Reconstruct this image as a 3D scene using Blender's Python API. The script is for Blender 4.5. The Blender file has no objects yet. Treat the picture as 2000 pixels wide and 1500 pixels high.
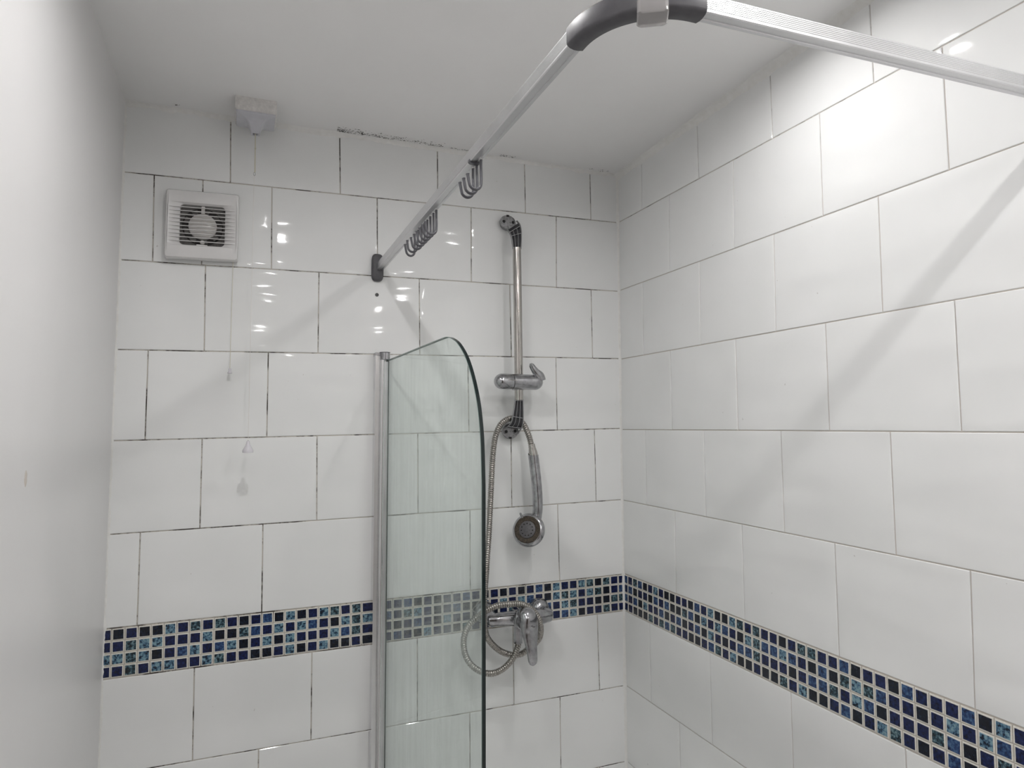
import bpy, bmesh, math, random
from mathutils import Vector, Matrix
random.seed(7)
PI = math.pi
Z0 = 1.55            # height of the calibrated frame's zero above the floor
S = bpy.context.scene
COL = S.collection

# ------------------------------------------------------------------ camera
cam_d = bpy.data.cameras.new('camera'); cam = bpy.data.objects.new('camera', cam_d); COL.objects.link(cam)
cam_d.sensor_width = 36.0; cam_d.sensor_fit = 'HORIZONTAL'
cam_d.lens = 1359.2229 / 2000 * 36.0
cam_d.clip_start = 0.02
RR = ((0.9330320681, -0.3597742524, -0.0036942143),
      (0.0246327089, 0.0741188015, -0.9969451504),
      (0.3589490069, 0.9300907970, 0.0780174331))
cam.matrix_world = Matrix(((RR[0][0], -RR[1][0], -RR[2][0], -0.99962466),
                           (RR[0][1], -RR[1][1], -RR[2][1], -1.73033962),
                           (RR[0][2], -RR[1][2], -RR[2][2], -0.02440664 + Z0),
                           (0, 0, 0, 1)))
S.camera = cam

# ------------------------------------------------------------------ world, exposure
w = bpy.data.worlds.new('world'); S.world = w; w.use_nodes = True
w.node_tree.nodes['Background'].inputs[0].default_value = (0.9, 0.93, 1.0, 1)
w.node_tree.nodes['Background'].inputs[1].default_value = 0.05
S.view_settings.view_transform = 'Standard'
S.view_settings.look = 'None'
S.view_settings.exposure = 0.17
S.view_settings.gamma = 1.0
S.view_settings.use_curve_mapping = False
LAMP_POWER = 1000.0       # radiance of each downlight lens
LAMP_COLOUR = (1.0, 0.985, 0.978)
LAMP_SHARE = [0.70, 1.08, 1.22, 1.00, 0.95, 0.90]    # output per lamp, tuned to balance wall brightness
LAMPS = [(-0.27, -0.83), (-0.91, -0.83), (-0.27, -1.60), (-0.91, -1.60), (-0.27, -2.37), (-0.91, -2.37)]  # last pair invented as fill to even out the walls

# ------------------------------------------------------------------ materials
def new_mat(name):
    m = bpy.data.materials.new(name); m.use_nodes = True
    nt = m.node_tree
    return m, nt, nt.nodes['Principled BSDF']

def N(nt, kind, **kw):
    n = nt.nodes.new(kind)
    for k, v in kw.items():
        if k.startswith('i_'):
            n.inputs[k[2:].replace('_', ' ')].default_value = v
        else:
            setattr(n, k, v)
    return n

def coords(nt, scale=(1, 1, 1), rand=True):
    tc = N(nt, 'ShaderNodeTexCoord')
    mp = N(nt, 'ShaderNodeMapping'); mp.inputs['Scale'].default_value = scale
    if rand:
        oi = N(nt, 'ShaderNodeObjectInfo')
        mul = N(nt, 'ShaderNodeVectorMath', operation='SCALE'); mul.inputs[0].default_value = (13.1, 7.7, 29.3)
        nt.links.new(oi.outputs['Random'], mul.inputs['Scale'])
        add = N(nt, 'ShaderNodeVectorMath', operation='ADD')
        nt.links.new(tc.outputs['Object'], add.inputs[0]); nt.links.new(mul.outputs[0], add.inputs[1])
        nt.links.new(add.outputs[0], mp.inputs['Vector'])
    else:
        nt.links.new(tc.outputs['Object'], mp.inputs['Vector'])
    return mp

def ramp(nt, src, stops):
    r = N(nt, 'ShaderNodeValToRGB')
    el = r.color_ramp.elements
    while len(el) < len(stops): el.new(0.5)
    for e, (p, c) in zip(el, stops):
        e.position = p; e.color = (*c, 1) if len(c) == 3 else c
    nt.links.new(src, r.inputs['Fac'])
    return r

def simple(name, col, rough=0.4, metal=0.0, spec=0.5, var=0.0, vscale=60, bump=0.0, bscale=120, bdist=0.001, roughvar=0.0, rand=True):
    m, nt, b = new_mat(name)
    b.inputs['Base Color'].default_value = (*col, 1)
    b.inputs['Roughness'].default_value = rough
    b.inputs['Metallic'].default_value = metal
    b.inputs['Specular IOR Level'].default_value = spec
    if var or roughvar:
        c = coords(nt, rand=rand)
        no = N(nt, 'ShaderNodeTexNoise', i_Scale=vscale, i_Detail=5.0, i_Roughness=0.6)
        nt.links.new(c.outputs[0], no.inputs['Vector'])
        if var:
            lo = tuple(max(0, x * (1 - var)) for x in col); hi = tuple(min(1, x * (1 + var)) for x in col)
            r = ramp(nt, no.outputs['Fac'], [(0.3, lo), (0.7, hi)])
            nt.links.new(r.outputs[0], b.inputs['Base Color'])
        if roughvar:
            mr = N(nt, 'ShaderNodeMapRange'); mr.inputs['From Min'].default_value = 0.3; mr.inputs['From Max'].default_value = 0.7
            mr.inputs['To Min'].default_value = max(0.02, rough - roughvar); mr.inputs['To Max'].default_value = rough + roughvar
            nt.links.new(no.outputs['Fac'], mr.inputs['Value']); nt.links.new(mr.outputs[0], b.inputs['Roughness'])
    if bump:
        c2 = coords(nt, rand=rand)
        no2 = N(nt, 'ShaderNodeTexNoise', i_Scale=bscale, i_Detail=4.0)
        nt.links.new(c2.outputs[0], no2.inputs['Vector'])
        bp = N(nt, 'ShaderNodeBump', i_Strength=bump, i_Distance=bdist)
        nt.links.new(no2.outputs['Fac'], bp.inputs['Height']); nt.links.new(bp.outputs[0], b.inputs['Normal'])
    return m

def tile_material():
    m, nt, b = new_mat('white_glazed_tile')
    c = coords(nt, (3.6, 3.6, 15))
    n1 = N(nt, 'ShaderNodeTexNoise', i_Scale=1.0, i_Detail=1.2, i_Roughness=0.4)
    nt.links.new(c.outputs[0], n1.inputs['Vector'])
    bp = N(nt, 'ShaderNodeBump', i_Strength=1.0, i_Distance=0.0046)
    nt.links.new(n1.outputs['Fac'], bp.inputs['Height'])
    nt.links.new(bp.outputs[0], b.inputs['Normal'])
    c2 = coords(nt, (1, 1, 1))
    n2 = N(nt, 'ShaderNodeTexNoise', i_Scale=7.0, i_Detail=3.0)
    nt.links.new(c2.outputs[0], n2.inputs['Vector'])
    r = ramp(nt, n2.outputs['Fac'], [(0.3, (0.855, 0.862, 0.855)), (0.7, (0.885, 0.89, 0.885))])
    # sparse grey-brown specks
    n3 = N(nt, 'ShaderNodeTexNoise', i_Scale=95.0, i_Detail=2.0)
    nt.links.new(c2.outputs[0], n3.inputs['Vector'])
    sp = ramp(nt, n3.outputs['Fac'], [(0.79, (0, 0, 0)), (0.80, (1, 1, 1))])
    mx = N(nt, 'ShaderNodeMix', data_type='RGBA')
    mul = N(nt, 'ShaderNodeMath', operation='MULTIPLY'); mul.inputs[1].default_value = 0.35
    nt.links.new(sp.outputs[0], mul.inputs[0]); nt.links.new(mul.outputs[0], mx.inputs['Factor'])
    nt.links.new(r.outputs[0], mx.inputs['A']); mx.inputs['B'].default_value = (0.35, 0.31, 0.27, 1)
    nt.links.new(mx.outputs['Result'], b.inputs['Base Color'])
    b.inputs['Roughness'].default_value = 0.055
    b.inputs['Specular IOR Level'].default_value = 0.45
    return m

def grout_material(name, light, dark, thr, axes_scale, zlo=None, ramp_w=0.12):
    """off-white grout with broken runs of mould; zlo fades the mould out below that height"""
    m, nt, b = new_mat(name)
    c = coords(nt, axes_scale, rand=False)
    n1 = N(nt, 'ShaderNodeTexNoise', i_Scale=11.0, i_Detail=7.0, i_Roughness=0.72)
    nt.links.new(c.outputs[0], n1.inputs['Vector'])
    fac = ramp(nt, n1.outputs['Fac'], [(thr, (0, 0, 0)), (thr + ramp_w, (1, 1, 1))]).outputs[0]
    tc = N(nt, 'ShaderNodeTexCoord'); sx = N(nt, 'ShaderNodeSeparateXYZ'); nt.links.new(tc.outputs['Object'], sx.inputs[0])
    if zlo is not None:
        mr = N(nt, 'ShaderNodeMapRange'); mr.inputs['From Min'].default_value = zlo; mr.inputs['From Max'].default_value = zlo + 0.2
        nt.links.new(sx.outputs['Z'], mr.inputs['Value'])
        mu = N(nt, 'ShaderNodeMath', operation='MULTIPLY'); nt.links.new(fac, mu.inputs[0]); nt.links.new(mr.outputs[0], mu.inputs[1])
        fac = mu.outputs[0]
    # the mosaic band was grouted cleanly
    a = N(nt, 'ShaderNodeMapRange'); a.inputs['From Min'].default_value = -0.42 - 0.03; a.inputs['From Max'].default_value = -0.39 - 0.03
    nt.links.new(sx.outputs['Z'], a.inputs['Value'])
    a2 = N(nt, 'ShaderNodeMapRange'); a2.inputs['From Min'].default_value = -0.525; a2.inputs['From Max'].default_value = -0.50
    a2.inputs['To Min'].default_value = 1; a2.inputs['To Max'].default_value = 0
    nt.links.new(sx.outputs['Z'], a2.inputs['Value'])
    ad = N(nt, 'ShaderNodeMath', operation='ADD', use_clamp=True); nt.links.new(a.outputs[0], ad.inputs[0]); nt.links.new(a2.outputs[0], ad.inputs[1])
    mu2 = N(nt, 'ShaderNodeMath', operation='MULTIPLY'); nt.links.new(fac, mu2.inputs[0]); nt.links.new(ad.outputs[0], mu2.inputs[1])
    mx = N(nt, 'ShaderNodeMix', data_type='RGBA')
    nt.links.new(mu2.outputs[0], mx.inputs['Factor'])
    mx.inputs['A'].default_value = (*light, 1); mx.inputs['B'].default_value = (*dark, 1)
    nt.links.new(mx.outputs['Result'], b.inputs['Base Color'])
    b.inputs['Roughness'].default_value = 0.8
    return m

def glaze(name, stops, sc=210):
    m, nt, b = new_mat(name)
    c = coords(nt, (1, 1, 1))
    n1 = N(nt, 'ShaderNodeTexNoise', i_Scale=sc, i_Detail=4.0, i_Roughness=0.6)
    nt.links.new(c.outputs[0], n1.inputs['Vector'])
    r = ramp(nt, n1.outputs['Fac'], stops)
    nt.links.new(r.outputs[0], b.inputs['Base Color'])
    b.inputs['Roughness'].default_value = 0.22
    bp = N(nt, 'ShaderNodeBump', i_Strength=0.4, i_Distance=0.0006)
    nt.links.new(n1.outputs['Fac'], bp.inputs['Height']); nt.links.new(bp.outputs[0], b.inputs['Normal'])
    return m

def painted(name, col, rough, wav=0.0006, stain=None):
    m, nt, b = new_mat(name)
    c = coords(nt, (1, 1, 0.5), rand=False)
    n1 = N(nt, 'ShaderNodeTexNoise', i_Scale=5.0, i_Detail=3.0)
    nt.links.new(c.outputs[0], n1.inputs['Vector'])
    r = ramp(nt, n1.outputs['Fac'], [(0.3, tuple(x * 0.975 for x in col)), (0.7, col)])
    nt.links.new(r.outputs[0], b.inputs['Base Color'])
    b.inputs['Roughness'].default_value = rough
    c3 = coords(nt, (1, 1, 1), rand=False)
    n2 = N(nt, 'ShaderNodeTexNoise', i_Scale=7.0, i_Detail=6.0, i_Roughness=0.45)
    nt.links.new(c3.outputs[0], n2.inputs['Vector'])
    bp = N(nt, 'ShaderNodeBump', i_Strength=1.0, i_Distance=wav)
    nt.links.new(n2.outputs['Fac'], bp.inputs['Height']); nt.links.new(bp.outputs[0], b.inputs['Normal'])
    return m

def caulk_material():
    m, nt, b = new_mat('old_white_caulk')
    c = coords(nt, (1, 1, 1), rand=False)
    n1 = N(nt, 'ShaderNodeTexNoise', i_Scale=55.0, i_Detail=6.0, i_Roughness=0.7)
    nt.links.new(c.outputs[0], n1.inputs['Vector'])
    r = ramp(nt, n1.outputs['Fac'], [(0.22, (0.42, 0.39, 0.36)), (0.30, (0.80, 0.79, 0.76)), (0.7, (0.87, 0.865, 0.85))])
    nt.links.new(r.outputs[0], b.inputs['Base Color'])
    b.inputs['Roughness'].default_value = 0.5
    bp = N(nt, 'ShaderNodeBump', i_Strength=0.8, i_Distance=0.0015)
    nt.links.new(n1.outputs['Fac'], bp.inputs['Height']); nt.links.new(bp.outputs[0], b.inputs['Normal'])
    return m

def glass_face_material():
    """clear toughened glass carrying vertical runs of limescale"""
    m, nt, b = new_mat('limescaled_glass'); nt.nodes.remove(b)
    out = nt.nodes['Material Output']
    tr = N(nt, 'ShaderNodeBsdfTransparent'); tr.inputs[0].default_value = (0.955, 0.982, 0.972, 1)
    gl = N(nt, 'ShaderNodeBsdfGlossy'); gl.inputs['Roughness'].default_value = 0.03
    lw = N(nt, 'ShaderNodeLayerWeight'); lw.inputs['Blend'].default_value = 0.5
    p5 = N(nt, 'ShaderNodeMath', operation='POWER'); p5.inputs[1].default_value = 5.0; nt.links.new(lw.outputs['Facing'], p5.inputs[0])
    fr = N(nt, 'ShaderNodeMath', operation='MULTIPLY_ADD'); fr.inputs[1].default_value = 0.8; fr.inputs[2].default_value = 0.025; nt.links.new(p5.outputs[0], fr.inputs[0])
    mix1 = N(nt, 'ShaderNodeMixShader')
    nt.links.new(fr.outputs[0], mix1.inputs[0]); nt.links.new(tr.outputs[0], mix1.inputs[1]); nt.links.new(gl.outputs[0], mix1.inputs[2])
    df = N(nt, 'ShaderNodeBsdfDiffuse'); df.inputs[0].default_value = (0.84, 0.90, 0.875, 1)
    tl = N(nt, 'ShaderNodeBsdfTranslucent'); tl.inputs[0].default_value = (0.84, 0.90, 0.875, 1)
    mix2 = N(nt, 'ShaderNodeMixShader'); mix2.inputs[0].default_value = 0.5
    nt.links.new(df.outputs[0], mix2.inputs[1]); nt.links.new(tl.outputs[0], mix2.inputs[2])
    c = coords(nt, (42, 42, 2.2), rand=False)
    n1 = N(nt, 'ShaderNodeTexNoise', i_Scale=1.0, i_Detail=3.5, i_Roughness=0.55)
    nt.links.new(c.outputs[0], n1.inputs['Vector'])
    c2 = coords(nt, (9, 9, 5), rand=False)
    n2 = N(nt, 'ShaderNodeTexNoise', i_Scale=1.0, i_Detail=3.0)
    nt.links.new(c2.outputs[0], n2.inputs['Vector'])
    c4 = coords(nt, (260, 260, 38), rand=False)
    n4 = N(nt, 'ShaderNodeTexNoise', i_Scale=1.0, i_Detail=4.0, i_Roughness=0.7)
    nt.links.new(c4.outputs[0], n4.inputs['Vector'])
    r1 = ramp(nt, n1.outputs['Fac'], [(0.32, (0.07,)*3), (0.50, (0.125,)*3), (0.72, (0.19,)*3)])
    r2 = ramp(nt, n2.outputs['Fac'], [(0.30, (0.55,)*3), (0.70, (1.35,)*3)])
    r4 = ramp(nt, n4.outputs['Fac'], [(0.27, (0.0,)*3), (0.345, (1.0,)*3)])
    mu = N(nt, 'ShaderNodeMath', operation='MULTIPLY'); nt.links.new(r1.outputs[0], mu.inputs[0]); nt.links.new(r2.outputs[0], mu.inputs[1])
    mu2 = N(nt, 'ShaderNodeMath', operation='MULTIPLY'); nt.links.new(mu.outputs[0], mu2.inputs[0]); nt.links.new(r4.outputs[0], mu2.inputs[1])
    mix3 = N(nt, 'ShaderNodeMixShader')
    nt.links.new(mu2.outputs[0], mix3.inputs[0]); nt.links.new(mix1.outputs[0], mix3.inputs[1]); nt.links.new(mix2.outputs[0], mix3.inputs[2])
    nt.links.new(mix3.outputs[0], out.inputs['Surface'])
    return m

def clear_plastic_material():
    m, nt, b = new_mat('clear_plastic_sleeve')
    b.inputs['Base Color'].default_value = (0.90, 0.87, 0.86, 1)
    b.inputs['Roughness'].default_value = 0.06
    b.inputs['Transmission Weight'].default_value = 0.62
    b.inputs['IOR'].default_value = 1.35
    return m

def emit(name, col, strength):
    m, nt, b = new_mat(name)
    b.inputs['Base Color'].default_value = (0.9, 0.9, 0.9, 1)
    b.inputs['Emission Color'].default_value = (*col, 1)
    b.inputs['Emission Strength'].default_value = strength
    return m

M = {}
M['tile'] = tile_material()
M['grout_back'] = grout_material('mouldy_grout', (0.60, 0.56, 0.51), (0.048, 0.036, 0.029), 0.478, (1.0, 1.0, 1.0), ramp_w=0.10)
M['grout_right'] = grout_material('pale_grout', (0.66, 0.61, 0.56), (0.08, 0.066, 0.055), 0.50, (1.0, 1.0, 1.0), zlo=0.42)
M['cream'] = simple('unglazed_mosaic_edge', (0.76, 0.74, 0.68), 0.55, var=0.08, vscale=300)
M['N'] = glaze('navy_glaze', [(0.35, (0.004, 0.006, 0.022)), (0.62, (0.012, 0.022, 0.10)), (0.8, (0.03, 0.05, 0.12))])
M['D'] = glaze('black_blue_glaze', [(0.35, (0.004, 0.005, 0.008)), (0.6, (0.008, 0.013, 0.030)), (0.78, (0.02, 0.045, 0.06))])
M['B'] = glaze('mid_blue_glaze', [(0.34, (0.010, 0.014, 0.035)), (0.5, (0.025, 0.06, 0.17)), (0.7, (0.09, 0.18, 0.30))], 190)
M['M'] = glaze('mottled_green_blue_glaze', [(0.40, (0.010, 0.014, 0.018)), (0.52, (0.035, 0.08, 0.11)), (0.64, (0.20, 0.31, 0.34))], 190)
M['T'] = glaze('light_teal_glaze', [(0.40, (0.010, 0.016, 0.03)), (0.47, (0.06, 0.14, 0.23)), (0.60, (0.22, 0.36, 0.42))], 170)
M['paint_wall'] = painted('white_silk_wall_paint', (0.80, 0.79, 0.788), 0.38)
M['paint_ceiling'] = painted('white_ceiling_paint', (0.925, 0.918, 0.912), 0.42, 0.0004)
M['floor'] = simple('pale_grey_vinyl_floor', (0.80, 0.79, 0.78), 0.5, var=0.15, vscale=8, rand=False)
M['caulk'] = caulk_material()
M['mould'] = simple('black_mould', (0.07, 0.062, 0.055), 0.9)
M['enamel'] = simple('white_bath_enamel', (0.80, 0.80, 0.79), 0.12)
M['white_plastic'] = simple('white_plastic', (0.74, 0.73, 0.725), 0.22, var=0.03, vscale=30)
M['aged_plastic'] = simple('faintly_blue_white_plastic', (0.60, 0.60, 0.64), 0.30, var=0.04, vscale=60)
M['painted_box'] = simple('brush_painted_white_box', (0.74, 0.72, 0.70), 0.4, var=0.12, vscale=120, bump=0.8, bscale=150, bdist=0.002)
M['fan_dark'] = simple('dusty_dark_fan_plastic', (0.11, 0.105, 0.10), 0.6, var=0.3, vscale=200)
M['fan_black'] = simple('shadowed_duct_plastic', (0.02, 0.018, 0.017), 0.7, var=0.3, vscale=200)
M['fan_hub'] = simple('glossy_white_motor_cap', (0.66, 0.64, 0.62), 0.12)
M['cord'] = simple('cream_cord', (0.66, 0.63, 0.52), 0.7)
M['string'] = simple('white_string', (0.78, 0.76, 0.73), 0.8)
M['clear_pull'] = simple('translucent_plastic_pull', (0.70, 0.68, 0.72), 0.15)
M['dark_grey_plastic'] = simple('dark_grey_plastic', (0.088, 0.086, 0.094), 0.46, var=0.15, vscale=70)
M['hook_plastic'] = simple('grey_hook_plastic', (0.085, 0.085, 0.095), 0.30)
M['alu'] = simple('dull_satin_aluminium', (0.70, 0.70, 0.71), 0.40, metal=1.0, var=0.05, vscale=16, roughvar=0.04)
M['alu_bright'] = simple('bright_aluminium', (0.76, 0.76, 0.765), 0.20, metal=1.0, var=0.03, vscale=40)
M['chrome'] = simple('limescaled_chrome', (0.43, 0.43, 0.445), 0.17, metal=1.0, var=0.28, vscale=70, roughvar=0.09)
M['chrome_dull'] = simple('dull_dark_chrome', (0.24, 0.24, 0.245), 0.32, metal=0.9, var=0.3, vscale=150, roughvar=0.08)
M['chrome_clean'] = simple('polished_chrome', (0.50, 0.48, 0.455), 0.12, metal=1.0, var=0.08, vscale=90, roughvar=0.06)
M['hose_metal'] = simple('tarnished_hose_metal', (0.40, 0.38, 0.355), 0.25, metal=1.0, var=0.15, vscale=120, roughvar=0.06)
M['bracket_dark'] = simple('dark_plastic_shell', (0.045, 0.045, 0.05), 0.35)
M['bracket_rib'] = simple('grey_moulded_rib', (0.40, 0.40, 0.41), 0.35, metal=0.6)
M['face_grey'] = simple('grey_nozzle_plate', (0.105, 0.10, 0.105), 0.4, var=0.25, vscale=200)
M['limescale'] = simple('brown_limescale_ring', (0.075, 0.058, 0.042), 0.6, var=0.75, vscale=260, bump=0.8, bscale=500, bdist=0.001)
M['black'] = simple('black_hole', (0.01, 0.01, 0.01), 0.8)
M['glass'] = glass_face_material()
M['glass_edge'] = simple('dark_green_glass_edge', (0.006, 0.014, 0.014), 0.10)
M['glass_bevel'] = simple('ground_pale_green_bevel', (0.22, 0.29, 0.27), 0.2)
M['sleeve'] = clear_plastic_material()
for i_, sh_ in enumerate(LAMP_SHARE): M['lamp%d' % i_] = emit('lamp_lens', LAMP_COLOUR, LAMP_POWER*sh_)
M['reflect_dark'] = simple('dark_reflection_panel', (0.06, 0.045, 0.035), 0.5, var=0.2, vscale=6)  # dark tone of the added panel, gives the chrome contrast
M['plug'] = simple('grey_wall_plug', (0.10, 0.10, 0.10), 0.6)

# ------------------------------------------------------------------ mesh helpers (all coordinates in the calibrated frame)
ORG = {}
def link_obj(name, data, origin, parent):
    o = bpy.data.objects.new(name, data); COL.objects.link(o)
    org = Vector(origin)
    if parent is not None:
        o.parent = parent
        o.location = org - ORG[parent.name]
    else:
        o.location = org + Vector((0, 0, Z0))
    ORG[o.name] = org
    return o

def empty(name, origin, label, cat, group=None):
    o = link_obj(name, None, origin, None); o.empty_display_size = 0.02
    o['label'] = label; o['category'] = cat
    if group: o['group'] = group
    return o

def tag(o, label, cat, group=None):
    o['label'] = label; o['category'] = cat
    if group: o['group'] = group
    return o

class MB:
    """collects verts and faces with material slots"""
    def __init__(s): s.v = []; s.f = []; s.m = []
    def add(s, verts, faces, mi=0):
        b = len(s.v); s.v += [tuple(p) for p in verts]; s.f += [tuple(i + b for i in f) for f in faces]
        s.m += [mi] * len(faces)
    def box(s, a, b, mi=0):
        x0, y0, z0 = a; x1, y1, z1 = b
        vs = [(x0,y0,z0),(x1,y0,z0),(x1,y1,z0),(x0,y1,z0),(x0,y0,z1),(x1,y0,z1),(x1,y1,z1),(x0,y1,z1)]
        s.add(vs, [(0,3,2,1),(4,5,6,7),(0,1,5,4),(1,2,6,5),(2,3,7,6),(3,0,4,7)], mi)
    def rings(s, rings, mi=0, cap0=True, cap1=True, closed=True):
        n = len(rings[0]); vs = [p for r in rings for p in r]; fs = []
        for i in range(len(rings) - 1):
            for j in range(n if closed else n - 1):
                k = (j + 1) % n
                fs.append((i*n + j, i*n + k, (i+1)*n + k, (i+1)*n + j))
        if cap0: fs.append(tuple(reversed(range(n))))
        if cap1: fs.append(tuple((len(rings)-1)*n + j for j in range(n)))
        s.add(vs, fs, mi)
    def lathe(s, c, axis, prof, n=32, mi=0, cap0=True, cap1=True):
        """prof: (radius, distance along axis)"""
        c = Vector(c); a = Vector(axis).normalized()
        t = Vector((0, 0, 1)) if abs(a.z) < 0.9 else Vector((1, 0, 0))
        u = a.cross(t).normalized(); v = a.cross(u)
        rs = [[c + a*d + (u*math.cos(2*PI*j/n) + v*math.sin(2*PI*j/n))*max(r, 1e-5) for j in range(n)] for r, d in prof]
        s.rings(rs, mi, cap0, cap1)
    def tube(s, pts, rad, n=12, mi=0, cap=True):
        pts = [Vector(p) for p in pts]
        if not hasattr(rad, '__len__'): rad = [rad] * len(pts)
        tg = []
        for i in range(len(pts)):
            a = pts[max(i-1, 0)]; b = pts[min(i+1, len(pts)-1)]; tg.append((b - a).normalized())
        t0 = tg[0]; up = Vector((0, 0, 1)) if abs(t0.z) < 0.9 else Vector((1, 0, 0))
        u = t0.cross(up).normalized(); rs = []
        for p, t, r in zip(pts, tg, rad):
            u = (u - t * u.dot(t)).normalized(); v = t.cross(u)
            rs.append([p + (u*math.cos(2*PI*j/n) + v*math.sin(2*PI*j/n))*r for j in range(n)])
        s.rings(rs, mi, cap, cap)
    def build(s, name, mats, parent=None, origin=None, smooth=35, **props):
        if origin is None:
            if parent is not None: origin = ORG[parent.name]
            else: origin = Vector([sum(p[i] for p in s.v)/len(s.v) for i in range(3)])
        org = Vector(origin)
        me = bpy.data.meshes.new(name)
        me.from_pydata([tuple(Vector(p) - org) for p in s.v], [], s.f)
        for m in (mats if isinstance(mats, (list, tuple)) else [mats]): me.materials.append(M[m])
        me.polygons.foreach_set('material_index', s.m)
        bm = bmesh.new(); bm.from_mesh(me); bmesh.ops.recalc_face_normals(bm, faces=bm.faces); bm.to_mesh(me); bm.free()
        if smooth:
            me.polygons.foreach_set('use_smooth', [True]*len(me.polygons))
            me.set_sharp_from_angle(angle=math.radians(smooth))
        me.update()
        o = link_obj(name, me, origin, parent)
        for k, v in props.items(): o[k] = v
        return o

def bevel(o, width, seg=2):
    md = o.modifiers.new('bevel', 'BEVEL'); md.width = width; md.segments = seg; md.limit_method = 'ANGLE'; md.angle_limit = math.radians(40)
    return o

def catmull(pts, per=8, closed=False):
    P = [Vector(p) for p in pts]; out = []
    n = len(P)
    for i in range(n - 1):
        p0 = P[max(i-1, 0)]; p1 = P[i]; p2 = P[i+1]; p3 = P[min(i+2, n-1)]
        for k in range(per):
            t = k/per
            out.append(0.5*((2*p1) + (p2-p0)*t + (2*p0 - 5*p1 + 4*p2 - p3)*t*t + (3*p1 - p0 - 3*p2 + p3)*t*t*t))
    out.append(P[-1])
    return out

def resample(pts, step):
    out = [pts[0].copy()]; carry = 0.0
    for a, b in zip(pts, pts[1:]):
        L = (b-a).length
        if L == 0: continue
        d = step - carry
        while d <= L:
            out.append(a.lerp(b, d/L)); d += step
        carry = L - (d - step)
    return out

def rrect(w, h, r, n=6, cx=0, cz=0):
    """rounded rectangle outline, 4*(n+1) points"""
    out = []
    for (sx, sz, a0) in ((1, 1, 0), (-1, 1, PI/2), (-1, -1, PI), (1, -1, 3*PI/2)):
        for k in range(n+1):
            a = a0 + PI/2*k/n
            out.append((cx + sx*(w/2 - r) + r*math.cos(a), cz + sz*(h/2 - r) + r*math.sin(a)))
    return out

# ------------------------------------------------------------------ room shell
ZC = 0.738; ZF = -1.55; XL = -1.266; YF = -2.95; ZB = -1.0      # ceiling, floor, left wall, wall behind the camera, bath rim
b = MB(); b.box((XL - 0.1, 0.0016, ZF - 0.1), (0.1, 0.1, ZC + 0.1))
wall_back = b.build('wall_back', 'grout_back', origin=(0, 0, 0), smooth=0, kind='structure')
b = MB(); b.box((0.0016, YF - 0.1, ZF - 0.1), (0.1, 0.0016, ZC + 0.1))
wall_right = b.build('wall_right', 'grout_right', origin=(0, 0, 0), smooth=0, kind='structure')
b = MB(); b.box((XL - 0.1, YF - 0.1, ZF - 0.1), (XL, 0.0016, ZC + 0.1))
wall_left = b.build('wall_left', 'paint_wall', origin=(XL, 0, 0), smooth=0, kind='structure')
b = MB(); b.box((XL, YF - 0.1, ZF - 0.1), (0.0016, YF, ZC + 0.1))
wall_front = b.build('wall_front', 'paint_wall', origin=(0, YF, 0), smooth=0, kind='structure')
b = MB(); b.box((XL, YF, ZC), (0.0016, 0.0016, ZC + 0.1))
ceiling = b.build('ceiling', 'paint_ceiling', origin=(0, 0, ZC), smooth=0, kind='structure')
b = MB(); b.box((XL, YF, ZF - 0.1), (0.0016, 0.0016, ZF))
floor = b.build('floor', 'floor', origin=(0, 0, ZF), smooth=0, kind='structure')

# made-up dark panel and frame, added behind the camera for the chrome to reflect
b = MB(); b.box((-1.16, YF + 0.0005, ZF), (-0.40, YF + 0.012, 0.43))
reflect_panel = b.build('reflect_panel_1', 'reflect_dark', origin=(-0.78, YF, ZF), smooth=0, kind='structure')
b = MB(); b.box((-1.22, YF + 0.0005, ZF), (-1.16, YF + 0.02, 0.49)); b.box((-0.40, YF + 0.0005, ZF), (-0.34, YF + 0.02, 0.49)); b.box((-1.16, YF + 0.0005, 0.43), (-0.40, YF + 0.02, 0.49))
b.build('reflect_frame', 'enamel', reflect_panel, smooth=0)

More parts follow.
